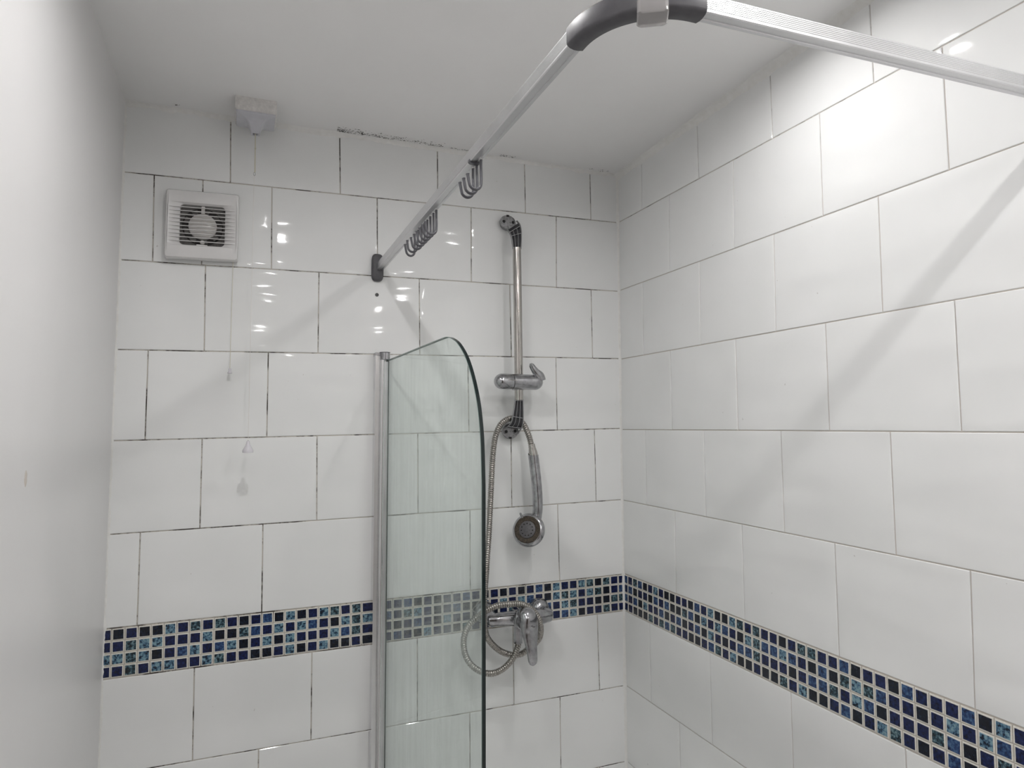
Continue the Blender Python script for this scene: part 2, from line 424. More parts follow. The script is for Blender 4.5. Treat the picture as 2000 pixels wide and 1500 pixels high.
# ------------------------------------------------------------------ big wall tiles
LB = {1:(0.5978,0.0177), 2:(0.3961,0.0168), 3:(0.2013,0.0218), 4:(0.0025,0.0227), 5:(-0.1969,0.0243),
      'MT':(-0.4023,0.0188), 'MB':(-0.5021,0.0235), 6:(-0.7033,0.0205), 7:(-0.9040,0.0215), 0:(ZC - 0.001, 0.0), 8:(ZB, 0.0)}
LR = {1:(0.5981,0.0165), 2:(0.3982,0.0149), 3:(0.1999,0.0179), 4:(-0.0002,0.0170), 5:(-0.1981,0.0213),
      'MT':(-0.4004,0.0181), 'MB':(-0.5017,0.0210), 6:(-0.7023,0.0245), 7:(-0.9035,0.0245), 0:(ZC - 0.001, 0.0), 8:(ZB, 0.0)}
PW = 0.2504
JB = {0:[(-1.045,-1.0421),(-0.7919,-0.7882),(-0.5401,-0.538),(-0.2921,-0.2901),(-0.0898,-0.0886)],
      1:[(-1.2025,-1.1994),(-1.101,-1.0983),(-0.9491,-0.9461),(-0.6967,-0.6937),(-0.4467,-0.446),(-0.1973,-0.1984)],
      2:[(-1.09,-1.0873),(-0.836,-0.835),(-0.5862,-0.5836),(-0.3373,-0.333),(-0.0907,-0.0887)],
      3:[(-1.2016,-1.2012),(-0.9485,-0.9475),(-0.698,-0.697),(-0.4551,-0.4521),(-0.2023,-0.1998)],
      4:[(-1.0858,-1.0848),(-0.8337,-0.8308),(-0.5875,-0.5854),(-0.3352,-0.3331),(-0.0861,-0.0834)],
      5:[(-1.2037,-1.2033),(-0.9513,-0.9495),(-0.699,-0.6972),(-0.449,-0.448),(-0.201,-0.197)],
      6:[(-1.0872,-1.0854),(-0.8363,-0.835),(-0.5850,-0.5835),(-0.3315,-0.3295),(-0.0845,-0.08)],
      7:[(-1.198,-1.196),(-0.949,-0.948),(-0.6995,-0.698),(-0.449,-0.448),(-0.1985,-0.1975)],
      8:[(-1.085,-1.085),(-0.835,-0.835),(-0.585,-0.585),(-0.334,-0.334),(-0.083,-0.083)]}
JR = {0:[(-0.132,-0.1292),(-0.3811,-0.3828),(-0.6297,-0.6308),(-0.8761,-0.8775)],
      1:[(-0.2586,-0.2531),(-0.5069,-0.5021),(-0.7559,-0.7543),(-1.0029,-1.0033)],
      2:[(-0.1255,-0.1229),(-0.3769,-0.3731),(-0.625,-0.6223),(-0.8756,-0.8737)],
      3:[(-0.2485,-0.249),(-0.4979,-0.4978),(-0.7501,-0.7501),(-1.001,-1.0008)],
      4:[(-0.1261,-0.1242),(-0.3779,-0.3775),(-0.6271,-0.627),(-0.8779,-0.8781)],
      5:[(-0.2535,-0.2514),(-0.5015,-0.5021),(-0.7521,-0.7522),(-1.0029,-0.9986)],
      6:[(-0.1279,-0.1294),(-0.3799,-0.3796),(-0.629,-0.6292),(-0.879,-0.8792)],
      7:[(-0.253,-0.2535),(-0.5025,-0.503),(-0.7525,-0.753),(-1.003,-1.0035)],
      8:[(-0.128,-0.128),(-0.379,-0.379),(-0.629,-0.629),(-0.879,-0.879)]}
ROWS = [(0,0,1),(1,1,2),(2,2,3),(3,3,4),(4,4,5),(5,5,'MT'),(6,'MB',6),(7,6,7),(8,7,8)]
YEND = -2.10

def tile_mesh(wall, quad, parent):
    """quad: corners (t, z) tl, tr, br, bl; t is x on the back wall, y on the right wall"""
    ct = sum(q[0] for q in quad)/4; cz = sum(q[1] for q in quad)/4
    dep = [random.uniform(-0.0004, 0.0004) for _ in quad]
    def ring(inset, depth, k=1.0):
        out = []
        for (t, z), dd in zip(quad, dep):
            t2 = t + (inset if t < ct else -inset); z2 = z + (inset if z < cz else -inset)
            out.append((t2, z2, depth + dd*k))
        return out
    rings = [ring(0, 0.0016, 0), ring(0.0001, 0.0004), ring(0.0009, -0.0003), ring(0.0045, -0.0007), ring(0.014, -0.0009)]
    pts = []
    for r in rings:
        for t, z, d in r:
            pts.append((t, d, z) if wall == 'b' else (d, t, z))
    fs = []
    for i in range(len(rings) - 1):
        for j in range(4):
            k = (j+1) % 4
            fs.append((i*4+j, i*4+k, i*4+4+k, i*4+4+j))
    L = (len(rings)-1)*4
    fs.append((L, L+1, L+2, L+3))
    bb = MB(); bb.add(pts, fs)
    org = (ct, 0, cz) if wall == 'b' else (0, ct, cz)
    return bb.build('tile', 'tile', parent, org, smooth=25)

def lay(wall, lines, joints, t_hi, t_lo, parent, g):
    for row, ka, kb in ROWS:
        js = list(joints[row])
        while wall == 'r' and js[-1][0] - PW > t_lo + 0.02:
            js.append((js[-1][0] - PW, js[-1][1] - PW))
        if wall == 'b': js = sorted(js, reverse=True)
        edges = [(t_hi, t_hi)] + js + [(t_lo, t_lo)]
        za = lambda t: lines[ka][0] + lines[ka][1]*t
        zb = lambda t: lines[kb][0] + lines[kb][1]*t
        for (a0, a1), (b0, b1) in zip(edges, edges[1:]):
            # a: nearer the corner, b: farther from it
            ga = 0.0 if a0 == t_hi else g; gb = 0.0 if b0 == t_lo else g
            top = g if ka != 0 else 0.0
            quad = [(b0 + gb, za(b0) - top), (a0 - ga, za(a0) - top), (a1 - ga, zb(a1) + g), (b1 + gb, zb(b1) + g)]
            tile_mesh(wall, quad, parent)

lay('b', LB, JB, -0.0012, XL, wall_back, 0.00115)
lay('r', LR, JR, -0.0012, YEND, wall_right, 0.00095)

# ------------------------------------------------------------------ mosaic band
def mosaic_mesh(code, seed, wall):
    rnd = random.Random(seed); bb = MB()
    def ring(h, d, j):
        return [(sx*h + rnd.uniform(-j, j), d, sz*h + rnd.uniform(-j, j)) for sx, sz in ((-1, 1), (1, 1), (1, -1), (-1, -1))]
    r = [ring(0.0118, 0.0016, 0), ring(0.0117, 0.0002, 0), ring(0.0111, -0.0003, 0.0001), ring(0.0097, -0.0003, 0.00035), ring(0.0092, -0.0009, 0.0003)]
    pts = [p for q in r for p in q]
    for i in range(4):
        bb.add([], [], 0)
    fs = [(i*4+j, i*4+(j+1) % 4, i*4+4+(j+1) % 4, i*4+4+j) for i in range(4) for j in range(4)]
    bb.v = pts; bb.f = fs + [(16, 17, 18, 19)]; bb.m = [0]*12 + [1]*5
    me = bpy.data.meshes.new('mosaic_tile')
    me.from_pydata(bb.v, [], bb.f); me.materials.append(M['cream']); me.materials.append(M[code])
    me.polygons.foreach_set('material_index', bb.m)
    bm = bmesh.new(); bm.from_mesh(me); bmesh.ops.recalc_face_normals(bm, faces=bm.faces); bm.to_mesh(me); bm.free()
    me.update()
    return me
MOS = {c: [mosaic_mesh(c, 31*i + ord(c), 'b') for i in range(4)] for c in 'NDBMT'}
PB = ['NDNDDTNMNMNDNBDTDNTMNMN?NNBDNDNNBNDN?NDNBDTNNTMDMN',
      'NNMTTNNNTDDMBNTNTBNDTMTNBNMTNDNB?DBNTNTBNDTMTNTMDN',
      'TTMTDNBTNBTDNTDTNNNTBMN?NDNBNDTN?NNDNMTNDBNTMNNDDM',
      'NNMNTTNNTMNNDDNTDNTDDNDNNBNDTNND?NNBNDTDDNNBTDNNMN']
PRT = ['BNMBDNTNDDNNDBNTDDTMNMNNDNMMNNBDNNDBNNNBDTNNT',
       'NBDNNDBNBDDMBDTNTBNDTMBBTBNDBDMTMBNNDNTNTBNDN',
       'BNBDTNNBDNBDNBDTNDNBBMNNNDNBBMNTBDNNNMBDNMNBD',
       'NNDDDMNMBMNNDDNBMNTDDNDDMNTDDNBDNTMNDNBDNNTBN']
def put_mosaic(wall, lines, first, pitch, n, t_lo, pat, parent, from_left):
    a, sa = lines['MT']; c, sc = lines['MB']
    cols = [(-0.0012, first)] + [(first - pitch*k, first - pitch*(k+1)) for k in range(n)]
    if cols[-1][1] > t_lo + 0.004: cols.append((cols[-1][1], t_lo))
    for ci, (t1, t0) in enumerate(cols):
        t0 = max(t0, t_lo); wdt = t1 - t0; tm = (t0 + t1)/2
        zt = a + sa*tm - 0.0012; zb = c + sc*tm + 0.0012; rh = (zt - zb)/4
        for r in range(4):
            idx = (len(cols) - 1 - ci) if from_left else ci
            ch = pat[r][idx] if idx < len(pat[r]) else '?'
            if ch == '?': ch = random.choice('NNNDDBMTNB')
            me = random.choice(MOS[ch])
            zc = zt - rh*(r + 0.5)
            dj = random.uniform(-0.0002, 0.0002)
            org = (tm, 0, zc + dj) if wall == 'b' else (0, tm, zc + dj)
            o = link_obj('mosaic_tile', me, org, parent)
            o.scale = ((wdt - 0.0015)/0.0236, 1, (rh - 0.0015)/0.0236)
            s = (sa + sc)/2
            wob = random.uniform(-0.012, 0.012)
            o.rotation_euler = (0, -s + wob, 0) if wall == 'b' else (0, s + wob, -PI/2)
put_mosaic('b', LB, -0.0184, 0.02515, 49, XL, PB, wall_back, True)
put_mosaic('r', LR, -0.0217, 0.0251, 72, YEND, PRT, wall_right, False)

# drilled hole with an old plug, and a speck beside it
b = MB(); b.lathe((-0.6946, -0.0009, 0.3361), (0, -1, 0), [(0.0046, 0), (0.0046, 0.0008), (0.0030, 0.0010), (0.0028, 0.0004)], 20)
b.build('wall_plug', 'plug', wall_back, (-0.6946, -0.0009, 0.3361), label='dark grey plug in the drilled hole under the rail bracket')

# ------------------------------------------------------------------ caulk and plaster joints
def bead(path, dirs, size, jit, seed, nseg=160, name='trim', mat='caulk', concave=0.35):
    """a ragged fillet in the angle between two surfaces; dirs are the two directions away from the corner line"""
    rnd = random.Random(seed); A = Vector(path[0]); B = Vector(path[1]); d1 = Vector(dirs[0]); d2 = Vector(dirs[1])
    s1 = s2 = size; rs = []
    for i in range(nseg + 1):
        p = A.lerp(B, i/nseg)
        s1 += (size - s1)*0.3 + rnd.uniform(-jit, jit); s2 += (size - s2)*0.3 + rnd.uniform(-jit, jit)
        q1 = p + d1*max(s1, size*0.4); q2 = p + d2*max(s2, size*0.4)
        mid = p + (d1*s1 + d2*s2)*concave
        rs.append([p - d1*0.0003 - d2*0.0003, q1, (q1 + mid)/2 + (d1 + d2)*0.0002, mid, (q2 + mid)/2 + (d1 + d2)*0.0002, q2])
    bb = MB(); bb.rings(rs)
    return bb.build(name, mat, None, A, smooth=50, kind='structure')
bead([(0, 0, -0.99), (0, 0, 0.735)], [(-1, 0, 0), (0, -1, 0)], 0.0068, 0.0009, 3, name='trim_1')
bead([(XL, 0, ZC), (0, 0, ZC)], [(0, -1, 0), (0, 0, -1)], 0.0095, 0.0022, 5, 260, name='trim_2')
bead([(0, 0, ZC), (0, YF, ZC)], [(-1, 0, 0), (0, 0, -1)], 0.016, 0.0022, 9, 260, name='trim_3')
bead([(XL, 0, -0.99), (XL, 0, ZC)], [(1, 0, 0), (0, -1, 0)], 0.0042, 0.0014, 12, 320, name='trim_4')

# black mould specks along the ceiling edge
def specks(name, n, region, parent, plane, seed, size=(0.0004, 0.0016)):
    rnd = random.Random(seed); bb = MB()
    for _ in range(n):
        c = region(rnd); r = rnd.uniform(*size)*rnd.uniform(0.5, 1.2); k = 6; pts = []
        st = rnd.uniform(0.7, 2.4)
        for j in range(k):
            a = 2*PI*j/k; rr = r*rnd.uniform(0.6, 1.2)
            du, dv = rr*math.cos(a)*st, rr*math.sin(a)
            if plane == 'z': pts.append((c[0] + du, c[1] + dv, c[2]))
            elif plane == 'y': pts.append((c[0] + du, c[1], c[2] + dv))
            else: pts.append((c[0], c[1] + du, c[2] + dv))
        bb.add(pts, [tuple(range(k))])
    return bb.build(name, 'mould', parent, smooth=0, kind='stuff')
def region_ceiling(r):
    u = r.random()
    if u < 0.78: x = -0.80 + 0.27*(r.random()**1.3); y = -0.013 - 0.024*abs(r.gauss(0, 0.5))
    elif u < 0.86: x = r.uniform(-0.52, -0.44); y = r.uniform(-0.022, -0.013)
    elif u < 0.93: x = r.uniform(-0.37, -0.325); y = r.uniform(-0.024, -0.013)
    elif u < 0.975: x = r.uniform(-0.10, -0.03); y = r.uniform(-0.024, -0.012)
    else: x = r.gauss(-1.159, 0.004); y = r.gauss(-0.024, 0.002)
    return (x, y, ZC - 0.0004)
specks('mould_specks', 560, region_ceiling, ceiling, 'z', 21, (0.0003, 0.0017))

# chipped paint on the left wall
b = MB(); b.rings([[(XL + 0.0006, -0.635 + 0.006*math.cos(a)*(1 if k % 2 else .6), -0.075 + 0.010*math.sin(a)*(1 if k % 3 else .6)) for k, a in enumerate([2*PI*j/10 for j in range(10)])],
                   [(XL - 0.0002, -0.635 + 0.007*math.cos(2*PI*j/10), -0.075 + 0.012*math.sin(2*PI*j/10)) for j in range(10)]])
b.build('plaster_chip', 'grout_right', wall_left, (XL, -0.635, -0.075), smooth=0, label='small chip in the paint')

# ------------------------------------------------------------------ downlights (all beyond the frame; the rearmost pair is added fill)
for i, (lx, ly) in enumerate(LAMPS):
    e = empty('ceiling_downlight', (lx, ly, ZC), ['round white downlight over the shower, nearer the tiled right wall', 'round white downlight over the shower, nearer the painted left wall',
        'round white downlight above the camera, nearer the tiled right wall', 'round white downlight above the camera, nearer the painted left wall',
        'added fill downlight at the far end of the room, on the tiled side', 'added fill downlight at the far end of the room, on the painted side'][i], 'ceiling light', 'ceiling downlights')
    b = MB(); b.lathe((lx, ly, ZC), (0, 0, -1), [(0.041, 0.0), (0.041, 0.0025), (0.032, 0.0062), (0.0190, 0.0062), (0.0180, 0.0008)], 40, cap0=False, cap1=False)
    b.build('bezel', 'white_plastic', e)
    b = MB(); b.lathe((lx, ly, ZC), (0, 0, -1), [(0.0150, 0.0), (0.0150, 0.0038), (0.0, 0.0043)], 32, cap1=False)
    b.build('lamp_lens', 'lamp%d' % i, e)

# ------------------------------------------------------------------ bath under the screen
bt = empty('bathtub', (-0.35, -0.85, ZF), 'white enamel bathtub under the shower, below the glass screen', 'bathtub')
b = MB()
def brect(x0, x1, y0, y1, r, z): return [(px, py, z) for px, py in rrect(x1-x0, y1-y0, r, 6, (x0+x1)/2, (y0+y1)/2)]
b.rings([brect(-0.70, -0.002, -1.70, -0.002, 0.015, ZF + 0.02), brect(-0.70, -0.002, -1.70, -0.002, 0.015, ZB - 0.02), brect(-0.695, -0.004, -1.695, -0.004, 0.02, ZB),
         brect(-0.64, -0.06, -1.62, -0.08, 0.14, ZB - 0.002), brect(-0.62, -0.08, -1.60, -0.11, 0.16, ZB - 0.03), brect(-0.57, -0.13, -1.48, -0.18, 0.14, ZB - 0.36), brect(-0.50, -0.20, -1.38, -0.26, 0.10, ZB - 0.39)], cap0=True, cap1=True)
b.build('tub_shell', 'enamel', bt)
b = MB(); b.lathe((-0.35, -0.34, ZB - 0.39), (0, 0, 1), [(0.03, 0), (0.03, 0.003), (0.02, 0.004), (0.019, 0.001)], 24)
b.build('drain_ring', 'chrome_clean', bt)

# ------------------------------------------------------------------ extractor fan
FC = Vector((-1.0975, 0.0, 0.4630)); FA = -0.026
fan = empty('extractor_fan', (FC.x, 0, FC.z), 'square white plastic extractor fan with louvres on the back wall', 'fan')
def F(u, v, n):   # local to frame
    return (FC.x + u*math.cos(FA) - v*math.sin(-FA)*-1*0 - v*math.sin(FA)*0 + 0*v + (-v)*math.sin(-FA)*0, -n, FC.z + v + u*0.026)
def fr(w, h, r, n, cu=0, cv=0, k=6): return [F(u, v, n) for u, v in rrect(w, h, r, k, cu, cv)]
OW, OH = 0.1545, 0.1575
b = MB()
b.rings([fr(OW - 0.004, OH - 0.004, 0.004, 0.0018), fr(OW, OH, 0.005, 0.010), fr(OW, OH, 0.006, 0.0250), fr(OW - 0.005, OH - 0.005, 0.005, 0.0295),
         fr(OW - 0.012, OH - 0.012, 0.006, 0.0305), fr(0.146, 0.100, 0.010, 0.0300), fr(0.098, 0.0965, 0.010, 0.0245), fr(0.0945, 0.093, 0.009, 0.023), fr(0.0945, 0.093, 0.009, 0.008)], cap0=True, cap1=False)
b.build('cover_frame', 'white_plastic', fan, smooth=30)
b = MB(); b.rings([fr(0.0945, 0.093, 0.009, 0.0100), fr(0.080, 0.080, 0.030, 0.0095)], cap0=False, cap1=True)
b.build('duct_plate', 'fan_dark', fan)
b = MB(); b.lathe(F(0, 0, 0.0102), (0, -1, 0), [(0.0435, 0.0), (0.0435, 0.0012), (0.030, 0.0014), (0.030, 0.0)], 40)
b.build('duct_ring', 'fan_black', fan)
for k in range(9):
    a = 2*PI*k/9; b = MB()
    pts = []
    for rr_, da, n0 in ((0.026, -0.16, 0.0128), (0.041, -0.22, 0.0150), (0.041, 0.12, 0.0122), (0.026, 0.12, 0.0118)):
        pts.append(F(rr_*math.cos(a + da), rr_*math.sin(a + da), n0))
    pts += [(p[0], p[1] + 0.0008, p[2]) for p in pts]
    b.add(pts, [(0,1,2,3), (7,6,5,4), (0,4,5,1), (1,5,6,2), (2,6,7,3), (3,7,4,0)])
    b.build('fan_blade', 'fan_dark', fan, smooth=0)
b = MB(); b.lathe(F(0, 0, 0.011), (0, -1, 0), [(0.0305, 0), (0.0305, 0.003), (0.0295, 0.006), (0.026, 0.0085), (0.018, 0.0105), (0.009, 0.0114), (0, 0.0117)], 40, cap1=False)
b.build('motor_cap', 'fan_hub', fan)
b = MB(); p0 = F(-0.0037, 0.026, 0.012); p1 = F(0.0037, 0.0462, 0.0195); b.box((p0[0], -0.0195, p0[2]), (p1[0], -0.0115, p1[2]))
b.build('centre_strut', 'fan_hub', fan, smooth=0)
b = MB(); b.lathe(F(0.0005, -0.0385, 0.014), (0, -1, 0), [(0.0050, 0), (0.0050, 0.008), (0.004, 0.0092), (0.0, 0.0096)], 20, cap1=False)
b.build('indicator_knob', 'fan_hub', fan)
b = MB(); q0 = F(-0.0115, -0.0475, 0); q1 = F(0.0115, -0.0452, 0); b.box((q0[0], -0.0250, q0[2]), (q1[0], -0.0150, q1[2]))
b.build('catch', 'white_plastic', fan, smooth=0)
for k in range(10):
    v = 0.0388 - k*0.00865; b = MB(); n = 18; rs = []
    for i in range(n + 1):
        u = -0.0705 + 0.141*i/n; e = abs(u)/0.0705
        half = 0.00062 if e < 0.66 else 0.00062 + (e - 0.66)*0.0018
        nf = 0.0292 + 0.0014*(1 - e**2)
        rs.append([F(u, v + half, nf), F(u, v - half, nf + 0.0002), F(u, v - half - 0.0002, 0.0268), F(u, v + half, 0.0268)])
    b.rings(rs); b.build('louvre', 'white_plastic', fan, smooth=0)
b = MB(); b.tube([(-1.0308, -0.016, 0.386), (-1.0309, -0.018, 0.25), (-1.0312, -0.018, 0.137)], 0.0007, 6)
fc = b.build('pull_cord', 'cord', fan)
b = MB(); b.lathe((-1.0312, -0.018, 0.1380), (0, 0, -1), [(0.0022, 0), (0.0030, 0.001), (0.0030, 0.0065), (0.0045, 0.0090), (0.0052, 0.0105), (0.0048, 0.0120)], 16)
b.build('cord_pull', 'clear_pull', fc)

# ------------------------------------------------------------------ ceiling pull switch
sw = empty('ceiling_pull_switch', (-0.990, -0.0785, ZC), 'square white pull switch on a paint-smeared box hanging from the ceiling, with cord', 'light switch')
def sq(w, d, z, r=0.002, cx=-0.990, cy=-0.0785): return [(px, py, z) for px, py in rrect(w, d, r, 3, cx, cy)]
b = MB(); b.rings([sq(0.0885, 0.086, ZC), sq(0.0885, 0.086, 0.7085), sq(0.086, 0.0835, 0.7072)])
b.build('mounting_box', 'painted_box', sw, smooth=30)
def blend(w, z, t, rc):   # square to circle
    s_ = rrect(w, w, 0.004, 6, -0.990, -0.0785); out = []
    for px, py in s_:
        a = math.atan2(py + 0.0785, px + 0.990); out.append((px*(1-t) + (-0.990 + rc*math.cos(a))*t, py*(1-t) + (-0.0785 + rc*math.sin(a))*t, z))
    return out
b = MB(); b.rings([blend(0.083, 0.7068, 0, 0), blend(0.083, 0.7030, 0, 0), blend(0.080, 0.7018, 0.0, 0), blend(0.056, 0.7008, 0.6, 0.034), blend(0.05, 0.6975, 1, 0.0265), blend(0.05, 0.6910, 1, 0.0195), blend(0.05, 0.6820, 1, 0.0148), blend(0.05, 0.6730, 1, 0.0122), blend(0.05, 0.6715, 1, 0.0110), blend(0.05, 0.6722, 1, 0.0070), blend(0.05, 0.680, 1, 0.006)])
b.build('switch_body', 'aged_plastic', sw, smooth=30)
for i, (dx, dy, l, a) in enumerate([(-0.030, -0.026, 0.0095, 0.15), (-0.0265, -0.019, 0.006, -0.5), (0.030, -0.010, 0.005, 0.2)]):
    b = MB(); c_, s_ = math.cos(a), math.sin(a); cx, cy = -0.990 + dx, -0.0785 + dy
    b.add([(cx + (u*c_ - v*s_), cy + (u*s_ + v*c_), 0.7016) for u, v in ((-l/2, -0.0005), (l/2, -0.0004), (l/2, 0.0005), (-l/2, 0.0006))] +
          [(cx + (u*c_ - v*s_), cy + (u*s_ + v*c_), 0.7020) for u, v in ((-l/2, -0.0005), (l/2, -0.0004), (l/2, 0.0005), (-l/2, 0.0006))], [(0,3,2,1),(4,5,6,7),(0,1,5,4),(1,2,6,5),(2,3,7,6),(3,0,4,7)])
    b.build('scuff_mark', 'mould', sw, smooth=0)
b = MB(); b.tube([(-0.990, -0.0785, 0.681), (-0.9895, -0.079, 0.640), (-0.9890, -0.079, 0.583)], [0.0011, 0.0011, 0.0015], 8)
b.lathe((-0.9892, -0.079, 0.641), (0, 0, -1), [(0.0008, 0), (0.002, 0.001), (0.002, 0.003), (0.0012, 0.004)], 10)
cd = b.build('upper_cord', 'cord', sw)
b = MB(); b.tube([(-0.9898 + 0.0020*math.cos(a), -0.0795, 0.5785 + 0.0040*math.sin(a)) for a in [2*PI*j/16 for j in range(17)]], 0.0005, 6)
b.build('joining_ring', 'chrome', sw)
b = MB(); b.tube([(-0.9900, -0.0795, 0.5745), (-0.9895, -0.082, 0.30), (-0.9886, -0.084, -0.029)], 0.0006, 6)
b.build('lower_string', 'string', sw)
b = MB(); b.lathe((-0.9886, -0.084, -0.0275), (0, 0, -1), [(0.0020, 0.0), (0.0033, 0.001), (0.0036, 0.004), (0.0050, 0.0095), (0.0080, 0.0150), (0.0110, 0.0200), (0.0115, 0.0225), (0.0112, 0.0260), (0.0095, 0.0262), (0.0080, 0.0200)], 24)
b.lathe((-0.9886, -0.084, -0.0270), (0, 0, -1), [(0.0016, 0.0), (0.0022, 0.0012), (0.0016, 0.0024)], 10, 1)
b.build('cord_pull', ['clear_pull', 'mould'], sw)

# ------------------------------------------------------------------ curtain rail
RB = (-0.6970, -0.004, 0.3973)          # outer lower edge at the wall
RE = (-0.6917, -1.1050, 0.3850)         # same edge where the elbow starts
EC = (-0.5970, -1.1050)                 # centre of the elbow's arc
RR_ = 0.0947
rail = empty('curtain_rail', (RB[0], 0, RB[2]), 'L-shaped ribbed aluminium shower curtain rail with grey corner elbow under the ceiling', 'curtain rail')
WR, HR = 0.0165, 0.0195
def rail_section():
    s_ = [(0.0, 0.0012)]
    for k in range(7):                    # shallow grooves of the outer face
        z = 0.0035 + k*0.0020
        s_ += [(0.0, z), (0.00045, z + 0.0005), (0.00045, z + 0.0008), (0.0, z + 0.0013)]
    s_ += [(0.0, HR - 0.0014), (0.0014, HR), (WR - 0.0014, HR), (WR, HR - 0.0014), (WR, 0.0012), (WR - 0.0010, 0.0),
           (0.0118, 0.0), (0.0112, 0.0012), (0.0078, 0.0012), (0.0072, 0.0), (0.0010, 0.0)]
    return s_
def sweep(sec, frames):
    """frames: (outer lower edge point, inward horizontal direction)"""
    return [[(p[0] + d[0]*o, p[1] + d[1]*o, p[2] + z) for o, z in sec] for p, d in frames]
b = MB(); b.rings(sweep(rail_section(), [(RB, (1, 0)), (RE, (1, 0))]))
b.build('rail_track', 'alu', rail, smooth=20)
R2a = (-0.5970, -1.1997, 0.3850); R2b = (-0.0020, -1.1990, 0.3955)
b = MB(); b.rings(sweep(rail_section(), [(R2a, (0, 1)), (R2b, (0, 1))]))
b.build('rail_track', 'alu', rail, smooth=20)
esec = [(-0.0016, 0.0030), (-0.0016, HR - 0.001), (-0.0008, HR + 0.0012), (0.002, HR + 0.0018), (WR - 0.002, HR + 0.0018), (WR + 0.0012, HR + 0.0008), (WR + 0.0016, HR - 0.002), (WR + 0.0016, 0.0010),
        (WR + 0.0008, -0.0012), (WR*0.7, -0.0024), (WR*0.4, -0.0024), (WR*0.12, -0.0012), (-0.0008, 0.0008)]
b = MB(); rs = []
for i in range(25):
    a = PI + PI/2*i/24; d = (math.cos(a), math.sin(a)); rs.append([(EC[0] + d[0]*(RR_ - o), EC[1] + d[1]*(RR_ - o), 0.3850 + z) for o, z in esec])
rs.insert(0, [(x, -1.0990, z) for x, y, z in rs[0]]); rs.append([(-0.5920, y, z) for x, y, z in rs[-1]])
b.rings(rs); b.build('corner_elbow', 'dark_grey_plastic', rail, smooth=40)
# wall brackets
b = MB()
def br(w_, h_, y, cx=-0.6948, cz=0.4040):
    out = []
    for j in range(28):
        a = 2*PI*j/28; c_, s_ = math.cos(a), math.sin(a)
        k = 2.0/3.6
        out.append((cx + w_/2*math.copysign(abs(c_)**k, c_)*(1 - 0.12*abs(s_)**3), y, cz + h_/2*math.copysign(abs(s_)**(2/5.0), s_)))
    return out
b.rings([br(0.0295, 0.0690, -0.0008), br(0.0305, 0.0705, -0.006), br(0.0285, 0.0665, -0.0115), br(0.0240, 0.060, -0.0135)])
b.build('wall_bracket', 'dark_grey_plastic', rail, smooth=40)
b = MB(); b.rings([[(x*0 - (0.0008 + (-y)), -1.1907 + (x + 0.6948), z) for x, y, z in br(0.0305, 0.0705, yy)] for yy in (-0.0, -0.009, -0.0125)])
b.build('wall_bracket', 'dark_grey_plastic', rail, smooth=40)
# clear sleeve and hanger up to the ceiling
sup_a = math.radians(240); cxs = EC[0] + math.cos(sup_a)*(RR_ - WR/2); cys = EC[1] + math.sin(sup_a)*(RR_ - WR/2)
tx, ty = -math.sin(sup_a), math.cos(sup_a); nx, ny = math.cos(sup_a), math.sin(sup_a)
def sleeve_ring(hw, ht, z, r=0.004): return [(cxs + tx*u + nx*v, cys + ty*u + ny*v, z) for u, v in rrect(hw*2, ht*2, r, 4)]
b = MB(); b.rings([sleeve_ring(0.0135, 0.0118, 0.3785), sleeve_ring(0.0150, 0.0130, 0.3800), sleeve_ring(0.0150, 0.0130, 0.4150), sleeve_ring(0.0120, 0.0115, 0.4200)])
b.build('hanger_sleeve', 'sleeve', rail, smooth=40)
b = MB(); b.tube([(cxs, cys, 0.4180), (cxs, cys, 0.55), (cxs, cys, ZC - 0.004)], 0.0095, 24)
b.lathe((cxs, cys, ZC), (0, 0, -1), [(0.026, 0), (0.026, 0.004), (0.015, 0.010), (0.0096, 0.012)], 28)
b.build('ceiling_hanger', 'alu_bright', rail, smooth=40)
# stop clip on the track
def rail_pt(y, o=0.0, z=0.0):
    t = (y - RB[1])/(RE[1] - RB[1]); return (RB[0] + (RE[0]-RB[0])*t + o, y, RB[2] + (RE[2]-RB[2])*t + z)
b = MB(); rs = []
for yy in (-0.758, -0.766):
    p = rail_pt(yy); rs.append([(p[0] + o, yy, p[2] + z) for o, z in [(-0.0008, 0.0035), (-0.0008, -0.0002), (0.002, -0.0022), (0.014, -0.0030), (WR + 0.001, -0.0006), (WR + 0.001, 0.003), (WR - 0.0005, 0.0002), (0.002, -0.0002)]])
b.rings(rs); b.build('track_stop', 'hook_plastic', rail, smooth=30)

# ------------------------------------------------------------------ curtain hooks
def hook_mesh():
    bb = MB(); P_ = [(0.0, 0, 0.0035), (0.0, 0, -0.010), (0.0004, 0, -0.024), (0.0002, 0, -0.031)]
    for k in range(1, 8):
        a = -PI/8*k; P_.append((-0.0088 + 0.0090*math.cos(a), 0, -0.0320 + 0.0092*math.sin(a)*1.05))
    P_ += [(-0.0192, 0, -0.0265), (-0.0200, 0, -0.0215)]
    path = catmull([(x*1.04, y, z*1.10) for x, y, z in P_], 4); n = 10; rs = []
    for i, p in enumerate(path):
        a = path[max(i-1, 0)]; c = path[min(i+1, len(path)-1)]; t = (c - a).normalized(); u = Vector((0, 1, 0)); v = t.cross(u)
        r = 0.0022
        if i > len(path) - 3: r = 0.0027
        rs.append([p + u*math.cos(2*PI*j/n)*r*1.25 + v*math.sin(2*PI*j/n)*r for j in range(n)])
    bb.rings(rs)
    return bb
hook0 = None
gl = None
